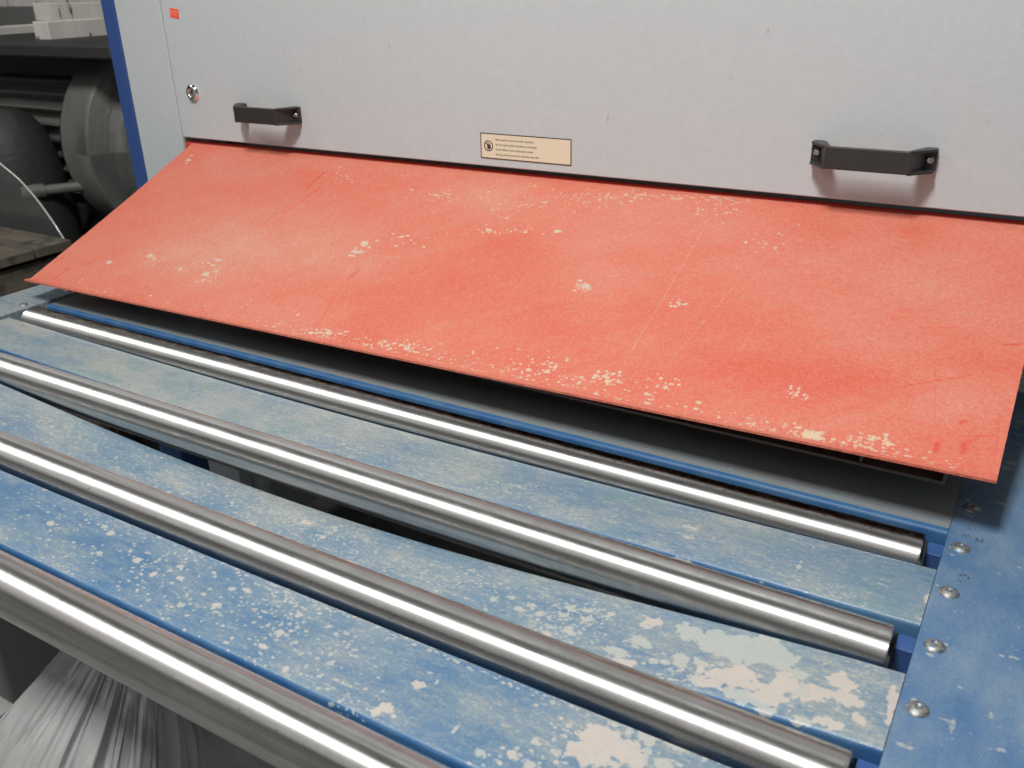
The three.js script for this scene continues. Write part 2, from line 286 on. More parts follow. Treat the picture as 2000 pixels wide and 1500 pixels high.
  stroke([1740, 755], [1905, 728], 0.0014, -0.6); stroke([1790, 637], [1880, 635], 0.0012, -0.5); stroke([1830, 860], [1824, 885], 0.0036, -0.6); stroke([1885, 860], [1878, 886], 0.0044, -0.6); stroke([1872, 826], [1888, 818], 0.004, -0.6); stroke([1870, 850], [1960, 848], 0.0012, -0.45); stroke([1955, 669], [1998, 668], 0.0022, -0.6); stroke([1890, 862], [1918, 850], 0.002, -0.4); stroke([1826, 700], [1824, 820], 0.001, -0.3); stroke([1940, 905], [1955, 800], 0.0011, -0.35);
  stroke([130, 520], [95, 545], 0.003, -0.7); stroke([120, 495], [95, 515], 0.004, -0.55);
  for (let i = 0; i < 90; i++) { const x = rr(120, 1900), y = 330 + (x / 1900) * 120 + rr(20, 330), L = rr(8, 60), an = rr(0.3, 1.1); const p = [x, y], q = [x + L * Math.cos(an), y - L * Math.sin(an)]; stroke(p, q, rr(0.0004, 0.0009), rr(0.15, 0.4) * (rnd() < 0.3 ? -1 : 1)); }
  const sm = new Float32Array(FTW * FTH);
  for (const [s0, t0, s1, t1, w, k] of strokes) {
    const L = Math.hypot(s1 - s0, t1 - t0) || 1e-6, dx = (s1 - s0) / L, dy = (t1 - t0) / L, X = FTW / FW, Y = FTH / hm;
    const i0 = Math.max(0, ((Math.min(s0, s1) - w * 2) * X) | 0), i1 = Math.min(FTW - 1, ((Math.max(s0, s1) + w * 2) * X) | 0), j0 = Math.max(0, ((Math.min(t0, t1) - w * 2) * Y) | 0), j1 = Math.min(FTH - 1, ((Math.max(t0, t1) + w * 2) * Y) | 0);
    for (let j = j0; j <= j1; j++) for (let i = i0; i <= i1; i++) {
      const x = i / X - s0, y = j / Y - t0, al = x * dx + y * dy, ac = Math.abs(-x * dy + y * dx + 0.0006 * (noise(al * 300, s0 * 99) - 0.5)); if (al < 0 || al > L) continue;
      const e = Math.max(0, 1 - ac / w) * (0.4 + 0.9 * noise(al * 500, t0 * 77, 4)) * smooth(0, 0.15, Math.min(al, L - al) / L); const kk = j * FTW + i; if (Math.abs(k * e) > Math.abs(sm[kk])) sm[kk] = k * e;
    }
  }
  // dust film: patches of pale rubbed paint, more towards the hinge and the motor end, as seen
  const blobs = [[560, 470, 330, 1], [330, 500, 200, 0.9], [1000, 390, 260, 0.9], [1330, 440, 220, 0.6], [1150, 560, 170, 0.55], [1800, 560, 230, 0.5], [1880, 780, 140, 0.5], [1000, 470, 90, -0.9], [930, 560, 150, -0.7], [700, 560, 100, -0.25], [1250, 740, 160, -0.7], [1500, 740, 170, -0.9], [1650, 560, 120, -0.3], [1780, 450, 60, -0.9], [600, 350, 60, -0.5], [400, 410, 60, -0.35], [1080, 640, 130, -0.5], [1700, 720, 140, -0.6]].map(([x, y, r, k]) => { const [s, t] = flapST(x, y); const q = flapST(x + r, y); return [s, t, Math.hypot(q[0] - s, q[1] - t), k]; });
  const tex = dataTex(FTW, FTH, (u, v, i, j) => {
    const x = u * FW, y = v * hm; let d = 0.42;
    for (const [s, t, r, k] of blobs) { const q = ((x - s) * (x - s) + (y - t) * (y - t) * 3.2) / (r * r); if (q < 4) d += 0.24 * k * Math.exp(-1.6 * q); }
    const w = fbm(x * 9 + 3, y * 16, 4, 17), st = fbm((x * 0.75 + y * 0.9) * 70, (x * -0.5 + y * 0.75) * 9, 3, 23), fi = noise(x * 900, y * 900, 29), f2 = noise(x * 420, y * 420, 30);
    d += 0.5 * (w - 0.5) + 0.16 * (st - 0.5) + 0.3 * (fi - 0.5) + 0.3 * (f2 - 0.5) + 0.25 * (hash(i, j, 3) - 0.5); d = clamp(d, -0.1, 1.1);
    const k = j * FTW + i, s = sm[k]; d = clamp(d + s * 1.1, -0.35, 1.25);
    let r = lerp(206, 207, d), g = lerp(92, 146, d), b = lerp(72, 123, d);
    const a = m.a[k]; if (a > 0) { const t = m.tone[k], n = noise(x * 1200, y * 1200, 41) * 14; const w2 = a * 0.9; r = lerp(r, 208 - 10 * t + n - 8, w2); g = lerp(g, 184 + n - 8 * t, w2); b = lerp(b, 142 + 24 * t + n, w2); }
    return [r, g, b];
  });
  const bump = dataTex(1024, 512, grey((u, v) => { const a = noise(u * 256, v * 100, 51), b = noise(u * 150, v * 60, 53); return 0.55 * Math.abs(a - 0.5) * 2 + 0.45 * b; }), false); bump.repeat.set(2, 3.2);
  tex.anisotropy = 8;
  M.flap = new THREE.MeshPhysicalMaterial({ map: tex, roughness: 0.52, bumpMap: bump, bumpScale: 0.0008 });
  const f = part('feed_flap', flapGeo, M.flap); f.userData.label = 'worn red sheet steel flap sloping down from the door over the rollers';
}
{
  const g = new THREE.CylinderGeometry(0.0085, 0.0085, 1.40, 20); g.rotateZ(Math.PI / 2); g.translate(-0.7, 0.183, ZW - 0.0145); part('hinge_tube', g, M.redHinge);
  M.brownBar = new THREE.MeshStandardMaterial({ color: new THREE.Color(0.12, 0.1, 0.09), roughness: 0.6 });
  part('flap_stiffener', [box(-1.25, -0.042, 0.0235, 0.0265, -0.845, -0.812), box(-1.25, -0.042, 0.0265, 0.04, -0.845, -0.842), box(-0.0445, -0.042, 0.0265, 0.042, -0.842, -0.812), box(-0.118, -0.1155, 0.0265, 0.036, -0.842, -0.814)], M.brownBar);
}

// ------------------------------------------------------------------ roller conveyor
const conveyor = thing('roller_conveyor', 'blue roller conveyor with polished steel rollers between worn blue slats', 'conveyor', [0, FLOOR, 0]);
const cpart = (name, geo, m) => { (Array.isArray(geo) ? geo : [geo]).forEach((g) => g.translate(0, mY, 0)); return mesh(name, geo, m, conveyor); };
const SX0 = -1.3345, SX1 = -0.0302, PITCH = 0.1396, RZ0 = -0.737, RAD = 0.0237, RYC = -0.0138, SLW = 0.0826;
const slatBack = [-0.7106, -0.5695, -0.4282], sag = [0.009, 0.036, 0.004];
const paintBump = dataTex(512, 256, grey((u, v) => 0.6 * noise(u * 128, v * 64, 3) + 0.4 * noise(u * 256, v * 128, 5)), false);
function paintSheet(W, H, wm, hm, chips, o) {             // blue paint: dust in the grain, chips down to primer
  const m = chipMask(W, H, wm, hm, chips, o.ragged ?? 0.6);
  return dataTex(W, H, (u, v, i, j) => {
    const x = u * wm, y = v * hm, s = o.seed;
    let d = o.dust + 0.9 * (fbm(x * 14, y * 30, 4, s) - 0.5) + 0.5 * (fbm(x * 60, y * 260, 3, s + 5) - 0.5) + 0.35 * (noise(x * 700, y * 900, s + 9) - 0.5);
    if (o.blob) d += o.blob(x, y);
    const fresh = o.top && (y < o.top[0] || y > o.top[1]);
    // fine specks and scuffs in the dust film
    d += 0.5 * (hash(i, j, s) - 0.5) * (0.35 + d) + 0.55 * smooth(0.62, 0.8, noise(x * 260, y * 1100, s + 12)) * (0.2 + d);
    if (fresh) d = -0.55 + 0.35 * noise(x * 60, y * 90, s + 3);
    d = clamp(d, -0.6, 1.1);
    let r = lerp(80, 150, d), g = lerp(112, 154, d), b = lerp(142, 150, d);
    if (o.flat) { const q = clamp(d) * 0.9; r = lerp(r, 112, q); g = lerp(g, 115, q); b = lerp(b, 114, q); }
    const gr = o.green * smooth(0.5, 0.7, fbm(x * 22 + 7, y * 40, 3, s + 20)); r = lerp(r, 104, gr); g = lerp(g, 132, gr); b = lerp(b, 136, gr);
    const k = j * W + i, a = m.a[k] * 0.84; if (a > 0) { const t = m.tone[k], n = 6 * (noise(x * 900, y * 900, s + 30) - 0.5); r = lerp(r, lerp(168, 190, t) + n, a); g = lerp(g, lerp(172, 177, t) + n, a); b = lerp(b, lerp(165, 166, t) + n, a); }
    return [r, g, b];
  });
}
function slat(idx) {
  const zb = slatBack[idx], zf = zb + SLW, mid = -0.62, S = sag[idx];
  const xs = range(SX0, SX1, 40);
  const drop = (x) => { const t = clamp((x - SX0) / (SX1 - SX0)); const q = idx === 1 ? Math.pow(Math.sin(Math.PI * Math.pow(t, 1.12)), 1.25) : Math.sin(Math.PI * t); return -S * q; };
  const R = 0.003, D = 0.03, th = 0.002;
  const outer = [], arc = (cz, cy, a0, a1, r, n) => { for (let k = 0; k <= n; k++) { const a = lerp(a0, a1, k / n); outer.push([cz + r * Math.cos(a), cy + r * Math.sin(a)]); } };
  outer.push([zb, -D]); arc(zb + R, -R, Math.PI, Math.PI / 2, R, 4); for (let k = 1; k < 6; k++) outer.push([lerp(zb + R, zf - R, k / 6), 0]); arc(zf - R, -R, Math.PI / 2, 0, R, 4); outer.push([zf, -0.0134]);
  const inner = [[zf - th, -0.0134], [zf - th, -R], [zf - R, -th], [zb + R, -th], [zb + th, -R], [zb + th, -D]];
  const P = [...outer, ...inner]; let girth = 0; for (let k = 0; k < P.length; k++) { const q = P[(k + 1) % P.length]; girth += Math.hypot(P[k][0] - q[0], P[k][1] - q[1]); }
  const g = sweep(xs, (x) => P.map(([z, y]) => [z, y + drop(x)]), true, 0.5);
  // texture coordinates: metres along x, metres along the girth
  const ST = (px, py) => { let p = hitY(px, py, 0); p = hitY(px, py, drop(p.x)); return [p.x - SX0, p.z - zb + D + 0.0013 - 0.003 + 0.0017]; };
  return { g, girth, ST, W: SX1 - SX0 };
}
function slatChips(idx, ST) {
  const chips = [];
  const one = (px, py, r, tone = rnd(), st = 1.2) => { const [s, t] = ST(px, py); chips.push([s, t, r < 0.0032 ? r * 0.66 : r * 0.9, tone, st]); };
  const put = (px, py, n, sx, sy, r0, r1, st = 1.3, tone) => { for (let i = 0; i < n; i++) one(px + gauss() * sx, py + gauss() * sy + 0, rr(r0, r1) * (rnd() < 0.1 ? 1.6 : 1), tone ?? rnd(), rr(0.8, st)); };
  // along a slat at photo column x: v = 0 back edge .. 1 front edge
  const rows = [[(x) => 612 + x * 0.2725, (x) => 690 + x * 0.297], [(x) => 752 + x * 0.46 - x * x * 0.0000826, (x) => 836 + x * 0.3905 - x * x * 0.000003], [(x) => 905 + x * 0.42, (x) => 1052 + x * 0.505]][idx];
  const at = (x, v) => lerp(rows[0](x), rows[1](x), v);
  const spray = (x0, x1, v0, v1, n, r0, r1, st, tone) => { for (let i = 0; i < n; i++) { const x = rr(x0, x1); one(x, at(x, rr(v0, v1)), rr(r0, r1) * (rnd() < 0.1 ? 1.7 : 1), tone ?? rnd(), rr(0.9, st)); } };
  if (idx === 0) {
    spray(30, 1700, 0.05, 0.98, 900, 0.0004, 0.0011, 3.0, 0.5); spray(100, 900, 0.5, 0.95, 160, 0.0006, 0.0015, 1.8);
    put(690, 880, 40, 40, 16, 0.0007, 0.002, 2); put(990, 950, 40, 60, 12, 0.0007, 0.0022, 2.4); put(700, 830, 60, 40, 14, 0.0005, 0.0012, 2);
    one(1349, 1029, 0.0042, 0.3, 1.8); one(1345, 1048, 0.0036, 0.4, 1.8); one(1332, 1090, 0.0048, 0.5, 2); one(1417, 1118, 0.004, 0.6, 1.8); one(1487, 1133, 0.0024, 0.2); one(1560, 1106, 0.004, 0.4, 0.6); one(1565, 1096, 0.003, 0.5, 0.5); one(1575, 1180, 0.0028, 0.9); one(1812, 1165, 0.006, 0.9, 0.35); one(1803, 1208, 0.0035, 0.6, 1.7); put(1640, 1150, 40, 90, 26, 0.0005, 0.0016, 2.4);
  } else if (idx === 1) {
    spray(0, 1200, 0.04, 0.96, 620, 0.0005, 0.0017, 1.8); spray(0, 700, 0.3, 0.96, 200, 0.0008, 0.002, 1.6); spray(500, 1300, 0.02, 0.5, 140, 0.0006, 0.002, 1.8);
    one(685, 1096, 0.0042, 1, 1.3); one(600, 1018, 0.005, 0.9, 1.8); one(632, 1046, 0.004, 0.8, 0.9); one(455, 980, 0.003, 0.3, 1.6); put(610, 1020, 14, 30, 8, 0.0008, 0.0025);
    one(966, 1166, 0.0045, 0.2, 1.2); one(950, 1186, 0.003, 0.3); one(1015, 1186, 0.004, 0.3); one(1040, 1178, 0.0036, 0.3); one(1057, 1195, 0.004, 0.4); one(1116, 1184, 0.0055, 0.4, 1.2); one(1147, 1206, 0.0045, 0.5, 1.4); one(1195, 1196, 0.0035, 0.6);
    one(1250, 1250, 0.0085, 0.15, 1.3); one(1206, 1272, 0.0075, 0.15, 1.5); one(1222, 1291, 0.0065, 0.9, 1.8); one(1272, 1212, 0.0085, 0.9, 1.0); one(1350, 1232, 0.011, 0.1, 1.0); one(1330, 1284, 0.0065, 0.3, 1.2); one(1370, 1293, 0.005, 0.3, 1.2); one(1279, 1288, 0.004, 0.2); one(1393, 1262, 0.010, 0.1, 1.2);
    one(1440, 1262, 0.020, 0.05, 1.5); one(1490, 1268, 0.021, 0.05, 1.3); one(1520, 1285, 0.013, 0.1, 1.2); one(1400, 1240, 0.010, 0.05, 1.4);
    one(1430, 1320, 0.013, 0.95, 1.9); one(1385, 1330, 0.008, 0.9, 1.6); one(1455, 1312, 0.009, 0.95, 1.4); one(1365, 1328, 0.006, 0.3); one(1530, 1330, 0.011, 0.95, 0.9); one(1505, 1355, 0.012, 0.9, 1.0); one(1560, 1345, 0.010, 0.5, 1.0); one(1590, 1355, 0.011, 0.95, 1.2); one(1450, 1355, 0.011, 0.2, 1.6); one(1480, 1365, 0.007, 0.3, 1.4); one(1560, 1315, 0.006, 0.2);
    one(1640, 1325, 0.0095, 0.95, 1.0); one(1652, 1335, 0.007, 0.95, 1.4); one(1650, 1360, 0.0085, 0.95, 1.6); one(1497, 1385, 0.006, 0.4); one(1568, 1405, 0.0065, 0.3); one(1680, 1400, 0.006, 0.95, 1.2); one(1620, 1408, 0.008, 0.9, 1.4);
    one(1745, 1375, 0.008, 1, 0.5); one(1738, 1400, 0.005, 1, 0.5); one(1742, 1352, 0.006, 1, 0.4); put(1350, 1310, 90, 90, 30, 0.0007, 0.0026, 1.6); put(1600, 1350, 60, 70, 40, 0.0006, 0.002, 1.6); put(1120, 1200, 80, 80, 24, 0.0006, 0.0022, 1.6); put(1090, 1230, 70, 70, 16, 0.0006, 0.0026, 1.6);
  } else {
    spray(0, 760, 0.02, 0.97, 420, 0.0007, 0.0021, 1.5); spray(100, 700, 0.1, 0.8, 120, 0.0014, 0.0028, 1.4);
    for (let x = 330; x < 1150; x += 7) one(x + rr(-3, 3), at(x, 0) + rr(-4, 14), rr(0.0008, 0.0026), rr(0.4, 1), rr(1, 1.8));
    put(560, 1205, 60, 45, 40, 0.0009, 0.0026); one(485, 1152, 0.0036, 0.9, 1.6); one(570, 1230, 0.003, 0.9); one(545, 1240, 0.003, 0.9);
    spray(1050, 1560, 0.1, 0.9, 120, 0.001, 0.003, 1.5); one(820, 1335, 0.005, 0.9, 1.3); one(855, 1330, 0.003, 0.8, 0.6); one(842, 1312, 0.002, 0.8, 2); one(760, 1380, 0.0065, 1, 1.4); one(735, 1388, 0.004, 1, 1.2); one(770, 1395, 0.003, 0.9); one(1050, 1375, 0.0028, 0.8); one(1097, 1400, 0.0028, 1);
    one(1185, 1452, 0.016, 1, 1.3); one(1150, 1470, 0.012, 1, 1.4); one(1215, 1465, 0.012, 0.95, 1.6); one(1265, 1440, 0.008, 0.3, 1.2); one(1240, 1475, 0.007, 0.3, 1.1); one(1170, 1430, 0.007, 0.95, 0.8); one(1330, 1450, 0.008, 0.4, 1.3); one(1300, 1490, 0.007, 0.3, 1.2); put(1200, 1450, 70, 110, 34, 0.001, 0.004, 1.5); put(1000, 1480, 30, 80, 25, 0.0009, 0.0028, 1.5); put(1400, 1480, 30, 60, 30, 0.0009, 0.003);
    put(640, 1390, 24, 50, 20, 0.0008, 0.002); one(893, 1420, 0.0035, 0.4, 0.5);
  }
  return chips;
}
for (let i = 0; i < 3; i++) {
  const { g, girth, ST, W } = slat(i), chips = slatChips(i, ST);
  const blob = i === 0 ? (x, y) => 0.28 * smooth(1.25, 0.35, x) : i === 1 ? (x, y) => 0.16 * smooth(0.2, 0.9, noise(x * 9, y * 25, 77)) : (x, y) => 0.3 * smooth(0.55, 0.2, x) * smooth(0.065, 0.03, y) - 0.1;
  const tex = paintSheet(2048, 400, W, girth, chips, { dust: [0.5, 0.45, 0.42][i], seed: 100 + i * 40, green: [0.35, 0.15, 0.05][i], blob, ragged: 0.62, top: [0.0285, 0.0285 + SLW - 0.001] });
  tex.anisotropy = 8; paintBump.repeat.set(10, 3);
  const m = new THREE.MeshPhysicalMaterial({ map: tex, roughness: 0.42, bumpMap: paintBump, bumpScale: 0.0002 });
  const o = cpart('slat', g, m); o.userData.label = ['blue slat dulled by grey dust beside the infeed plate', 'sagging blue slat with large bare primer patches', 'blue slat peppered with small paint chips'][i];
}
// infeed plate behind the first roller
{
  const W = SX1 - SX0, chips = []; for (let k = 0; k < 200; k++) chips.push([rr(0, W), rr(0, 0.36), rr(0.0004, 0.0012), rnd(), rr(1, 2)]);
  const P = [[-1.1, -0.03]], zf = -0.7706, R = 0.003; P.push([-1.1, 0]); for (let k = 0; k <= 4; k++) { const a = lerp(Math.PI / 2, 0, k / 4); P.push([zf - R + R * Math.cos(a), -R + R * Math.sin(a)]); } P.push([zf, -0.0134], [zf - 0.002, -0.0134], [zf - 0.002, -0.004], [-1.098, -0.002], [-1.098, -0.03]);
  const tex = paintSheet(1024, 1024, W, 0.7476, chips, { dust: 0.72, seed: 300, green: 0.1, flat: true, top: [0.03, 0.3566] });
  cpart('infeed_plate', sweep(range(SX0, SX1, 8), () => P, true, 0.5), new THREE.MeshPhysicalMaterial({ map: tex, roughness: 0.5, bumpMap: paintBump, bumpScale: 0.0002 })).userData.label = 'dusty blue infeed plate under the red flap';
}
// rollers
function rollerGeo(x0, x1) {
  const c = 0.0016, prof = [[x0 + 0.006, RAD - 0.006], [x0 + 0.0005, RAD - 0.0045], [x0, RAD - 0.003], [x0 + 0.0003, RAD - c * 0.7], [x0 + c, RAD]], n = 26;
  for (let k = 1; k < n; k++) prof.push([lerp(x0 + c, x1 - c, k / n), RAD]);
  prof.push([x1 - c, RAD], [x1 - 0.0003, RAD - c * 0.7], [x1, RAD - 0.003], [x1 - 0.0005, RAD - 0.0045], [x1 - 0.006, RAD - 0.006]);
  const S = 72, pos = [], uv = [], idx = [];
  prof.forEach(([x, r]) => { for (let s = 0; s <= S; s++) { const a = s / S * Math.PI * 2; pos.push(x, r * Math.sin(a), r * Math.cos(a)); uv.push((x - x0) / (x1 - x0), s / S); } });
  for (let i = 0; i < prof.length - 1; i++) for (let s = 0; s < S; s++) { const a = i * (S + 1) + s, b = a + 1, d = a + S + 1, e = d + 1; idx.push(a, d, b, b, d, e); }
  const g = new THREE.BufferGeometry(); g.setAttribute('position', new THREE.Float32BufferAttribute(pos, 3)); g.setAttribute('uv', new THREE.Float32BufferAttribute(uv, 2)); g.setIndex(idx); g.computeVertexNormals();
  return g;                                              // angle 0 faces the camera side (+z), 0.25 faces up
}
const rollerRough = [0, 1].map((s) => dataTex(1024, 512, (u, v) => { const a = noise(u * 3, v * 190, 60 + s), b = noise(u * 14, v * 90, 64 + s), c = fbm(u * 40, v * 16, 3, 68 + s), d = noise(u * 500, v * 10, 70 + s); const r = 0.5 + 0.14 * (a - 0.5) + 0.07 * (b - 0.5) + 0.22 * (c - 0.5) + 0.08 * (d - 0.5); return [255, 255 * clamp(r), 255]; }, false));
function rollerColor(s, dirt) {
  const specks = []; if (dirt) for (let k = 0; k < 900; k++) specks.push([rr(0, 1.28), rr(0.031, 0.055), rr(0.0005, 0.0016) * (rnd() < 0.06 ? 1.7 : 1), rnd(), rr(0.8, 1.6)]);
  else for (let k = 0; k < 170; k++) specks.push([rr(0, 1.28), rr(0, 0.07), rr(0.0004, 0.0011), rnd(), rr(0.8, 1.8)]);
  const W = 2048, H = 256, m = chipMask(W, H, 1.28, Math.PI * 2 * RAD, specks, 0.5);
  return dataTex(W, H, (u, v, i, j) => {
    let t = 222 + 20 * (noise(u * 4, v * 120, 80 + s) - 0.5) + 14 * (fbm(u * 30, v * 10, 3, 83 + s) - 0.5), r = t, g = t * 0.995, b = t * 0.985;
    if (dirt) { const q = smooth(0.2, 0.25, v) * smooth(0.5, 0.42, v) * (0.55 + 0.45 * smooth(0.35, 0.6, fbm(u * 110, v * 26, 4, 90))); r = lerp(r, 112, q); g = lerp(g, 99, q); b = lerp(b, 88, q); }
    const rust = 0.3 * smooth(0.6, 0.75, fbm(u * 8, v * 20, 3, 95 + s)) * smooth(0.22, 0.3, v) * smooth(0.5, 0.4, v); r = lerp(r, 150, rust); g = lerp(g, 116, rust); b = lerp(b, 90, rust);
    const k = j * W + i, a = m.a[k] * (dirt ? 0.8 : 0.6); const tone = 150 + 70 * m.tone[k]; r = lerp(r, tone, a); g = lerp(g, tone * 0.97, a); b = lerp(b, tone * 0.92, a);
    return [r, g, b];
  });
}
M.bearing = new THREE.MeshStandardMaterial({ color: new THREE.Color(0.16, 0.12, 0.08), roughness: 0.7, metalness: 0.4 });
for (let i = 0; i < 4; i++) {
  const x0 = -1.3195, x1 = -0.0455, g = rollerGeo(x0, x1); g.translate(0, RYC, RZ0 + PITCH * i);
  const m = new THREE.MeshPhysicalMaterial({ map: rollerColor(i, i === 0), metalness: 1, roughness: 1, roughnessMap: rollerRough[i % 2], anisotropy: 1.0 });
  const o = cpart('roller', g, m); if (i === 0) o.userData.label = 'steel roller with brown dirt on its back, beside the infeed plate';
  for (const [x, s] of [[x0, 1], [x1, -1]]) { const c = new THREE.CylinderGeometry(RAD - 0.0062, RAD - 0.0062, 0.004, 28); c.rotateZ(Math.PI / 2); c.translate(x + s * 0.005, RYC + mY, RZ0 + PITCH * i); mesh('bearing_cap', c, M.bearing, o); }
  const sh = new THREE.CylinderGeometry(0.005, 0.005, 1.262, 12); sh.rotateZ(Math.PI / 2); sh.translate((x0 + x1) / 2, RYC + mY, RZ0 + PITCH * i); mesh('axle', sh, M.zinc, o);
}
// side plates, bolts, inner rails
M.blueFlat = new THREE.MeshStandardMaterial({ color: new THREE.Color(0.035, 0.09, 0.25), roughness: 0.5 });
{
  const zA = -1.12, zB = -0.2, xr0 = -0.0297, xr1 = 0.17;
  const W = xr1 - xr0, H = zB - zA, chips = [], P = (px, py) => { const p = hitY(px, py, 0); return [p.x - xr0, p.z - zA]; };
  const one = (px, py, r, tone = rnd(), st = 1.2) => { const [a, b] = P(px, py); chips.push([a, b, r * 0.7, tone, st]); };
  for (const [x, y] of [[1897, 995], [1876, 1073], [1852, 1160], [1826, 1265], [1791, 1388]]) for (let k = 0; k < 6; k++) one(x + gauss() * 17, y + gauss() * 13, rr(0.0012, 0.0036), 0.85);
  one(1960, 915, 0.0075, 0.5, 1.3); one(1975, 905, 0.006, 0.5); one(1955, 985, 0.004, 0.6, 1.6); one(1990, 870, 0.004, 0.5); one(1984, 835, 0.004, 0.6, 1.5); one(1993, 826, 0.005, 0.5, 1.6); one(1985, 850, 0.004, 0.4, 2);
  one(1875, 1345, 0.0022, 0.9); one(1956, 1283, 0.0022, 0.9); one(1980, 1287, 0.0032, 0.9, 1.6); one(1990, 1110, 0.0024, 0.8); one(1950, 1122, 0.0018, 0.8); one(1860, 1420, 0.006, 0.6, 0.4); one(1850, 1410, 0.003, 0.6, 2); one(1768, 1460, 0.004, 0.6, 2); one(1955, 1468, 0.003, 0.9); one(1935, 1400, 0.004, 0.5, 0.5);
  for (let k = 0; k < 90; k++) one(rr(1770, 2000), rr(1000, 1500), rr(0.0004, 0.0011));
  const m = chipMask(512, 1800, W, H, chips, 0.65);
  const marks = [[1885, 1048], [1880, 1128], [1878, 1138], [1915, 1058], [1895, 1035]].map(([x, y]) => P(x, y));
  const tex = dataTex(512, 1800, (u, v, i, j) => {
    const x = u * W, y = v * H; let d = 0.42 + 0.8 * (fbm(x * 26, y * 26, 4, 210) - 0.5) + 0.25 * (hash(i, j, 9) - 0.5) + 0.25 * (noise(x * 800, y * 800, 214) - 0.5) + 0.35 * (fbm(x * 90, y * 40, 3, 216) - 0.5); d = clamp(d, 0, 0.85);
    let r = lerp(62, 126, d), g = lerp(99, 142, d), b = lerp(142, 154, d);
    for (const [a, c] of marks) { const q = Math.hypot((x - a) / 0.006, (y - c) / 0.004); if (q < 1 && noise(x * 900, y * 900, 222) > 0.45 + 0.4 * q) { r *= 0.55; g *= 0.55; b *= 0.5; } }
    const k = j * 512 + i, a = m.a[k]; if (a > 0) { const t = m.tone[k]; const w = a * (0.45 + 0.4 * noise(x * 500, y * 500, 226)); r = lerp(r, lerp(140, 196, t), w); g = lerp(g, lerp(150, 182, t), w); b = lerp(b, lerp(152, 168, t), w); }
    return [r, g, b];
  });
  const uvTop = (g, x0, z0, w, h) => { const q = g.index ? g.toNonIndexed() : g, p = q.attributes.position, uv = []; for (let i = 0; i < p.count; i++) uv.push((p.getX(i) - x0) / w, (p.getZ(i) - z0) / h); q.setAttribute('uv', new THREE.Float32BufferAttribute(uv, 2)); return q; };
  const mr = new THREE.MeshPhysicalMaterial({ map: tex, roughness: 0.45, bumpMap: paintBump, bumpScale: 0.00015 });
  const plateR = cpart('side_plate', uvTop(box(xr0, xr1, -0.06, 0.0012, zA, zB, 0.001), xr0, zA, W, H), mr);
  const chL = []; for (let k = 0; k < 260; k++) chL.push([rr(0, 0.09), rr(0, H), rr(0.0006, 0.0022), rnd() * 0.4, rr(0.4, 2.6)]);
  const ml = new THREE.MeshPhysicalMaterial({ map: paintSheet(128, 1024, 0.09, H, chL, { dust: 0.66, seed: 340, green: 0 }), roughness: 0.45, bumpMap: paintBump, bumpScale: 0.00015 });
  const plateL = cpart('side_plate', uvTop(box(-1.438, -1.348, -0.06, 0.0012, zA, zB, 0.0015), -1.438, zA, 0.09, H), ml);
  // scraped filler along the seam of slats and side plate
  const dome = new THREE.LatheGeometry([[0, 0.0022], [0.0016, 0.0020], [0.0018, 0.0032], [0.0030, 0.0031], [0.0050, 0.0023], [0.0064, 0.0010], [0.0069, 0]].map(([x, y]) => new THREE.Vector2(x, y)), 28);
  const boltTex = dataTex(128, 64, (u, v) => { const n = fbm(u * 18, v * 8, 3, 240), q = smooth(0.5, 0.62, fbm(u * 9, v * 5, 3, 244)); const t = 110 + 90 * n; return [lerp(t, 84, q * 0.7), lerp(t * 0.98, 112, q * 0.7), lerp(t * 0.93, 145, q * 0.7)]; });
  M.bolt = new THREE.MeshStandardMaterial({ map: boltTex, metalness: 0.75, roughness: 0.5 });
  for (const z of [-0.8216, -0.7491, -0.6788, -0.6066, -0.5344, -0.462, -0.39, -0.318]) { const b = dome.clone(); b.scale(1.15, 1, 1.15); b.rotateY(z * 50); b.translate(-0.0171, 0.0012 + mY, z); mesh('bolt', b, M.bolt, plateR); }
  for (const z of [-0.8296, -0.7517, -0.679, -0.607]) { const b = dome.clone(); b.rotateY(z * 40); b.translate(-1.3638, 0.0012 + mY, z); mesh('bolt', b, M.bolt, plateL); }
  for (let i = 0; i < 4; i++) { const z = -0.7706 + 0.1414 * i; cpart('bearing_block', box(-0.0436, -0.0304, -0.075, -0.0134, z, z + 0.0193, 0.0008), M.blueFlat); cpart('bearing_block', box(-1.3476, -1.3222, -0.075, -0.0134, z, z + 0.0193, 0.0008), M.blueFlat); }
  for (const [x0, x1] of [[-0.0296, 0.03], [-1.42, -1.3484]]) for (const z of [-1.0, -0.3]) cpart('leg', box(x0 + 0.004, x1 - 0.004, FLOOR, -0.0605, z - 0.03, z + 0.03, 0.003), M.blueFlat);
}

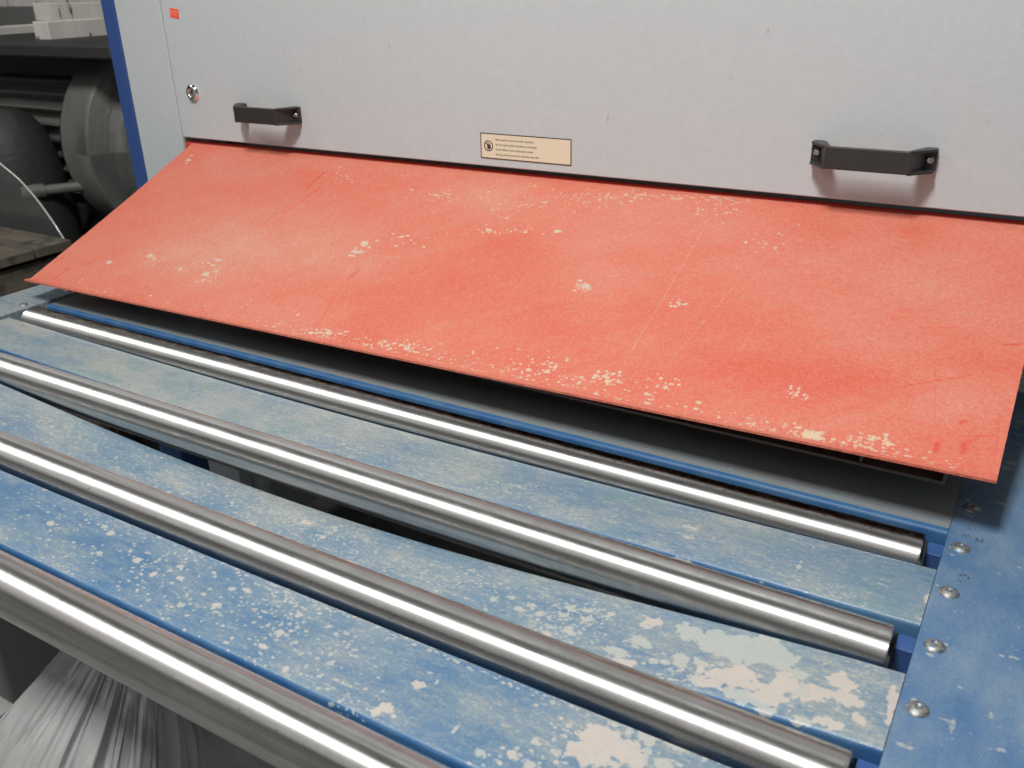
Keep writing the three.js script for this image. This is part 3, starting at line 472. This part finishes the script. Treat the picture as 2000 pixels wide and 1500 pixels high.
// ------------------------------------------------------------------ things behind, beside the machine
const castTex = dataTex(256, 256, (u, v) => { const n = fbm(u * 10, v * 10, 5, 400), t = 70 + 60 * n; return [t, t, t * 0.97]; });
const castBump = dataTex(256, 256, grey((u, v) => fbm(u * 50, v * 50, 3, 404)), false);
M.cast = new THREE.MeshStandardMaterial({ map: castTex, roughness: 0.55, bumpMap: castBump, bumpScale: 0.0012 });
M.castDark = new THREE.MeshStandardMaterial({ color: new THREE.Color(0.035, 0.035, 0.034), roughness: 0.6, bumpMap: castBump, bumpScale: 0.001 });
const latheX = (pts, seg = 56) => { const g = new THREE.LatheGeometry(pts.map(([x, r]) => new THREE.Vector2(r, x)), seg); g.rotateZ(-Math.PI / 2); return g; };   // profile [x, radius]
{
  const c = [-2.16, 0.075, -1.63];
  const o = thing('electric_motor', 'grey cast iron electric motor with cooling fins beside the blue corner post', 'motor', [c[0], FLOOR, c[2]]);
  const up = c[1] - FLOOR, add = (n, g, m, p = o) => { (Array.isArray(g) ? g : [g]).forEach((q) => q.translate(0, up, 0)); return mesh(n, g, m, p); };
  const bell = add('end_bell', latheX([[0, 0.16], [0, 0.245], [0.012, 0.25], [0.1, 0.25], [0.112, 0.243], [0.118, 0.2], [0.15, 0.19], [0.165, 0.16], [0.17, 0.06], [0.19, 0.055], [0.19, 0]]), M.cast);
  add('body', latheX([[-0.62, 0], [-0.62, 0.17], [-0.6, 0.185], [0, 0.185]]), M.cast);
  const fin = []; for (let k = 0; k < 34; k++) { const a = k / 34 * Math.PI * 2; const g = box(-0.56, -0.03, 0.18, 0.212, -0.004, 0.004, 0.002); g.rotateX(a); g.translate(0, up, 0); mesh('cooling_fin', g, M.cast, o); }
  const st = latheX([[-0.02, 0.013], [0.1, 0.013], [0.1, 0.018], [0.15, 0.018], [0.154, 0.014], [0.154, 0]], 12); st.rotateY(-Math.PI / 2 - 0.5); st.translate(0.03, -0.085, 0.215); add('stud', st, M.cast);
  const s2 = latheX([[-0.03, 0], [-0.03, 0.008], [-0.024, 0.01], [0, 0.01]], 12); s2.translate(0.0, 0.03, 0.235); add('screw', s2, M.zinc);
  add('foot', box(-0.5, 0.08, FLOOR - c[1], -0.16, -0.16, 0.16, 0.01), M.castDark);
  add('mounting_flange', [box(-0.52, 0.28, 0.225, 0.255, -0.32, 0.26, 0.006), box(-0.4, 0.05, 0.16, 0.225, -0.14, 0.12, 0.01)], M.castDark);
}
{
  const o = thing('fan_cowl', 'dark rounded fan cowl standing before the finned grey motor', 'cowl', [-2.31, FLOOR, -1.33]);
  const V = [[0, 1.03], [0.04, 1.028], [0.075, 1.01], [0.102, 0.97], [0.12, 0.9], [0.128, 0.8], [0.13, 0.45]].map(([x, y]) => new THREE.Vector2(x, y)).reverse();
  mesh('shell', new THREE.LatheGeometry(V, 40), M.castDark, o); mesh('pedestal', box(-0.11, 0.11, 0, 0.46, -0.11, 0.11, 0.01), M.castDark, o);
}
// white painted beams above the motor
const beamTex = (sd) => { const ch = []; for (let k = 0; k < 60; k++) ch.push([rr(0, 1), rr(0, 0.25), rr(0.002, 0.007), rnd(), rr(0.5, 2)]); const m = chipMask(512, 128, 1, 0.25, ch, 0.8); return dataTex(512, 128, (u, v, i, j) => { const n = fbm(u * 12, v * 6, 4, sd), t = 222 + 40 * (n - 0.5), a = m.a[j * 512 + i] * 0.85; return [lerp(t, 40, a), lerp(t * 0.98, 36, a), lerp(t * 0.95, 34, a)]; }); };
function beam(px, py, z, sx, h, sz, label, sd) {          // front upper corner seen at a photo pixel, length along x or into the depth
  const p = hitZ(px, py, z), g = metricUV(box(0, sx, -h, 0, -sz, 0, 0.003), 1.4);
  const o = tag(mesh('steel_beam', g, new THREE.MeshStandardMaterial({ map: beamTex(sd), roughness: 0.55 })), label, 'beam', 'white steel beams above the motor'); o.position.copy(p); return o;
}
beam(62, 42, -1.5, 0.062, 0.066, 0.9, 'white painted steel beam with dark chips, its end above the motor flange', 500);
beam(-70, 55, -1.62, 0.07, 0.062, 0.9, 'white painted steel beam with its end hidden, left of the chipped beam end', 520);
beam(62, 6, -1.86, 0.9, 0.052, 0.06, 'white painted steel crossbeam lying over the two beams that run into the depth', 540);
beam(-80, -14, -2.1, 1.6, 0.05, 0.06, 'farthest grey white steel beam under the hall wall', 560);
// wooden crate low behind the conveyor
{
  const woodTex = dataTex(512, 256, (u, v) => { const n = fbm(u * 5, v * 60, 4, 600), k = fbm(u * 20, v * 20, 4, 604), t = 62 + 60 * n - 30 * smooth(0.55, 0.75, k); return [t, t * 0.93, t * 0.8]; });
  M.wood = new THREE.MeshStandardMaterial({ map: woodTex, roughness: 0.85 });
  const o = thing('wooden_crate', 'tall grimy wooden crate with plank lid standing beside the blue conveyor', 'crate', [-2.095, FLOOR, -0.975]);
  for (let k = 0; k < 4; k++) { const dy = rr(0, 0.003); mesh('plank', metricUV(box(-0.26, 0.26, 0.777 + dy, 0.797 + dy, -0.175 + k * 0.0885, -0.175 + k * 0.0885 + 0.0845, 0.002), 1.3), M.wood, o); }
  for (let k = 0; k < 6; k++) {
    const y0 = 0.02 + k * 0.126, y1 = y0 + 0.12;
    for (const q of [-1, 1]) { mesh('side_board', metricUV(box(-0.25, 0.25, y0, y1, q * 0.16 - 0.009, q * 0.16 + 0.009, 0.002), 1.3), M.wood, o); mesh('side_board', metricUV(box(q * 0.24 - 0.009, q * 0.24 + 0.009, y0, y1, -0.15, 0.15, 0.002), 1.3), M.wood, o); }
  }
  for (const q of [-1, 1]) mesh('skid', metricUV(box(q * 0.18 - 0.03, q * 0.18 + 0.03, 0, 0.02, -0.17, 0.17), 1.3), M.wood, o);
}
// clear plastic sheet with curved edge
{
  const Z = -1.2, pts = [[-60, 268], [0, 318], [45, 357], [90, 412], [132, 478], [160, 540], [175, 600]].map(([x, y]) => hitZ(x, y, Z));
  const c = new THREE.CatmullRomCurve3(pts), q = c.getPoints(40), x0 = q[0].x, y1 = q[q.length - 1].y;
  const sh = new THREE.Shape(); sh.moveTo(q[0].x, q[0].y); q.forEach((p) => sh.lineTo(p.x, p.y)); sh.lineTo(q[q.length - 1].x, FLOOR); sh.lineTo(x0, FLOOR); sh.closePath();
  const g = new THREE.ExtrudeGeometry(sh, { depth: 0.003, bevelEnabled: true, bevelSize: 0.001, bevelThickness: 0.001, bevelSegments: 2 }); g.translate(0, 0, Z);
  const ps = tag(mesh('plastic_sheet', g, new THREE.MeshPhysicalMaterial({ color: new THREE.Color(0.9, 0.92, 0.9), transmission: 0.96, roughness: 0.06, thickness: 0, ior: 1.45 })), 'clear plastic guard sheet with curved shiny edge before the dark cowl', 'plastic sheet');
  mesh('polished_edge', new THREE.TubeGeometry(c, 60, 0.0024, 8), new THREE.MeshPhysicalMaterial({ color: new THREE.Color(0.5, 0.52, 0.5), roughness: 0.12, clearcoat: 1 }), ps).position.z = 0.0015;
}
// ------------------------------------------------------------------ below the conveyor
M.boxGrey = new THREE.MeshStandardMaterial({ color: new THREE.Color(0.32, 0.32, 0.31), roughness: 0.7 });
tag(mesh('storage_box', metricUV(box(-1.79, -1.47, FLOOR + 0.002, -0.42, -1.0, -0.6, 0.012)), M.boxGrey), 'grey storage box on the floor behind the film wrapped bundle', 'box');
{
  const top = new THREE.Vector3(-0.69, -0.075, -0.42), dir = new THREE.Vector3(0.02, 0.88, -0.47).normalize(), L = (top.y - FLOOR) / dir.y - 0.02;
  const foot = top.clone().addScaledVector(dir, -L);
  const o = thing('wrapped_bundle', 'bundle wrapped in shiny clear stretch film leaning below the front roller', 'bundle', foot.toArray());
  o.quaternion.setFromUnitVectors(new THREE.Vector3(0, 1, 0), dir);
  const S = 720, N = 60, pos = [], idx = [], uv = [], ridge = (x, y, q) => 1 - Math.abs(2 * noise(x, y, q) - 1);
  for (let j = 0; j <= N; j++) {
    const t = j / N, y = t * L, R0 = lerp(0.088, 0.03, smooth(0.78, 1, t));
    for (let s = 0; s <= S; s++) {
      const a = (s % S) / S * Math.PI * 2, tw = a + 0.5 * t + 0.05 * Math.sin(t * 14), wrap = s > S - 24 ? (S - s) / 24 : 1;
      const f = ((ridge(tw * 3, t * 1.6, 701) - 0.5) * 0.026 + (ridge(tw * 8 + t * 3, t * 5, 705) - 0.5) * 0.008 + (ridge(tw * 13 - t * 9, t * 15, 709) - 0.5) * 0.005 + (ridge(tw * 26 + t * 6, t * 9, 713) - 0.5) * 0.0022 + (noise(tw * 60, t * 70, 717) - 0.5) * 0.0008) * wrap * (0.4 + 0.6 * smooth(0.03, 0.1, R0));
      const r = R0 + f; pos.push(r * Math.cos(a), y, r * Math.sin(a)); uv.push(s / S, t);
    }
  }
  for (let j = 0; j < N; j++) for (let s = 0; s < S; s++) { const a = j * (S + 1) + s, b = a + 1, c = a + S + 1, d = c + 1; idx.push(a, c, b, b, c, d); }
  const g = new THREE.BufferGeometry(); g.setAttribute('position', new THREE.Float32BufferAttribute(pos, 3)); g.setAttribute('uv', new THREE.Float32BufferAttribute(uv, 2)); g.setIndex(idx); g.computeVertexNormals();
  mesh('stretch_film', g, new THREE.MeshPhysicalMaterial({ color: new THREE.Color(0.66, 0.67, 0.66), roughness: 0.09, transmission: 0.55, thickness: 0, clearcoat: 1, clearcoatRoughness: 0.04 }), o);
  const c = new THREE.CylinderGeometry(0.058, 0.064, L * 0.72, 32); c.translate(0, L * 0.38, 0); mesh('core', c, M.boxGrey, o);
}
{
  const cv = document.createElement('canvas'); cv.width = cv.height = 128; const c = cv.getContext('2d');
  c.fillStyle = '#d6d6d2'; c.fillRect(0, 0, 128, 128); c.strokeStyle = '#4a4644'; c.lineWidth = 5; c.beginPath(); c.moveTo(64, 18); c.lineTo(110, 64); c.lineTo(64, 110); c.lineTo(18, 64); c.closePath(); c.stroke();
  const t = new THREE.CanvasTexture(cv); t.colorSpace = THREE.SRGBColorSpace;
  const p = hitY(31, 1376, -0.3), g = box(-0.16, 0, FLOOR + 0.3 + 0.0005, 0, 0, 0.14, 0.002), q = metricUV(g, 1 / 0.14);
  const o = tag(mesh('white_carton', q, new THREE.MeshStandardMaterial({ map: t, roughness: 0.6 })), 'white carton printed with a diamond outline beside the film wrapped bundle', 'carton'); o.position.copy(p);
}
renderer.render(scene, camera);
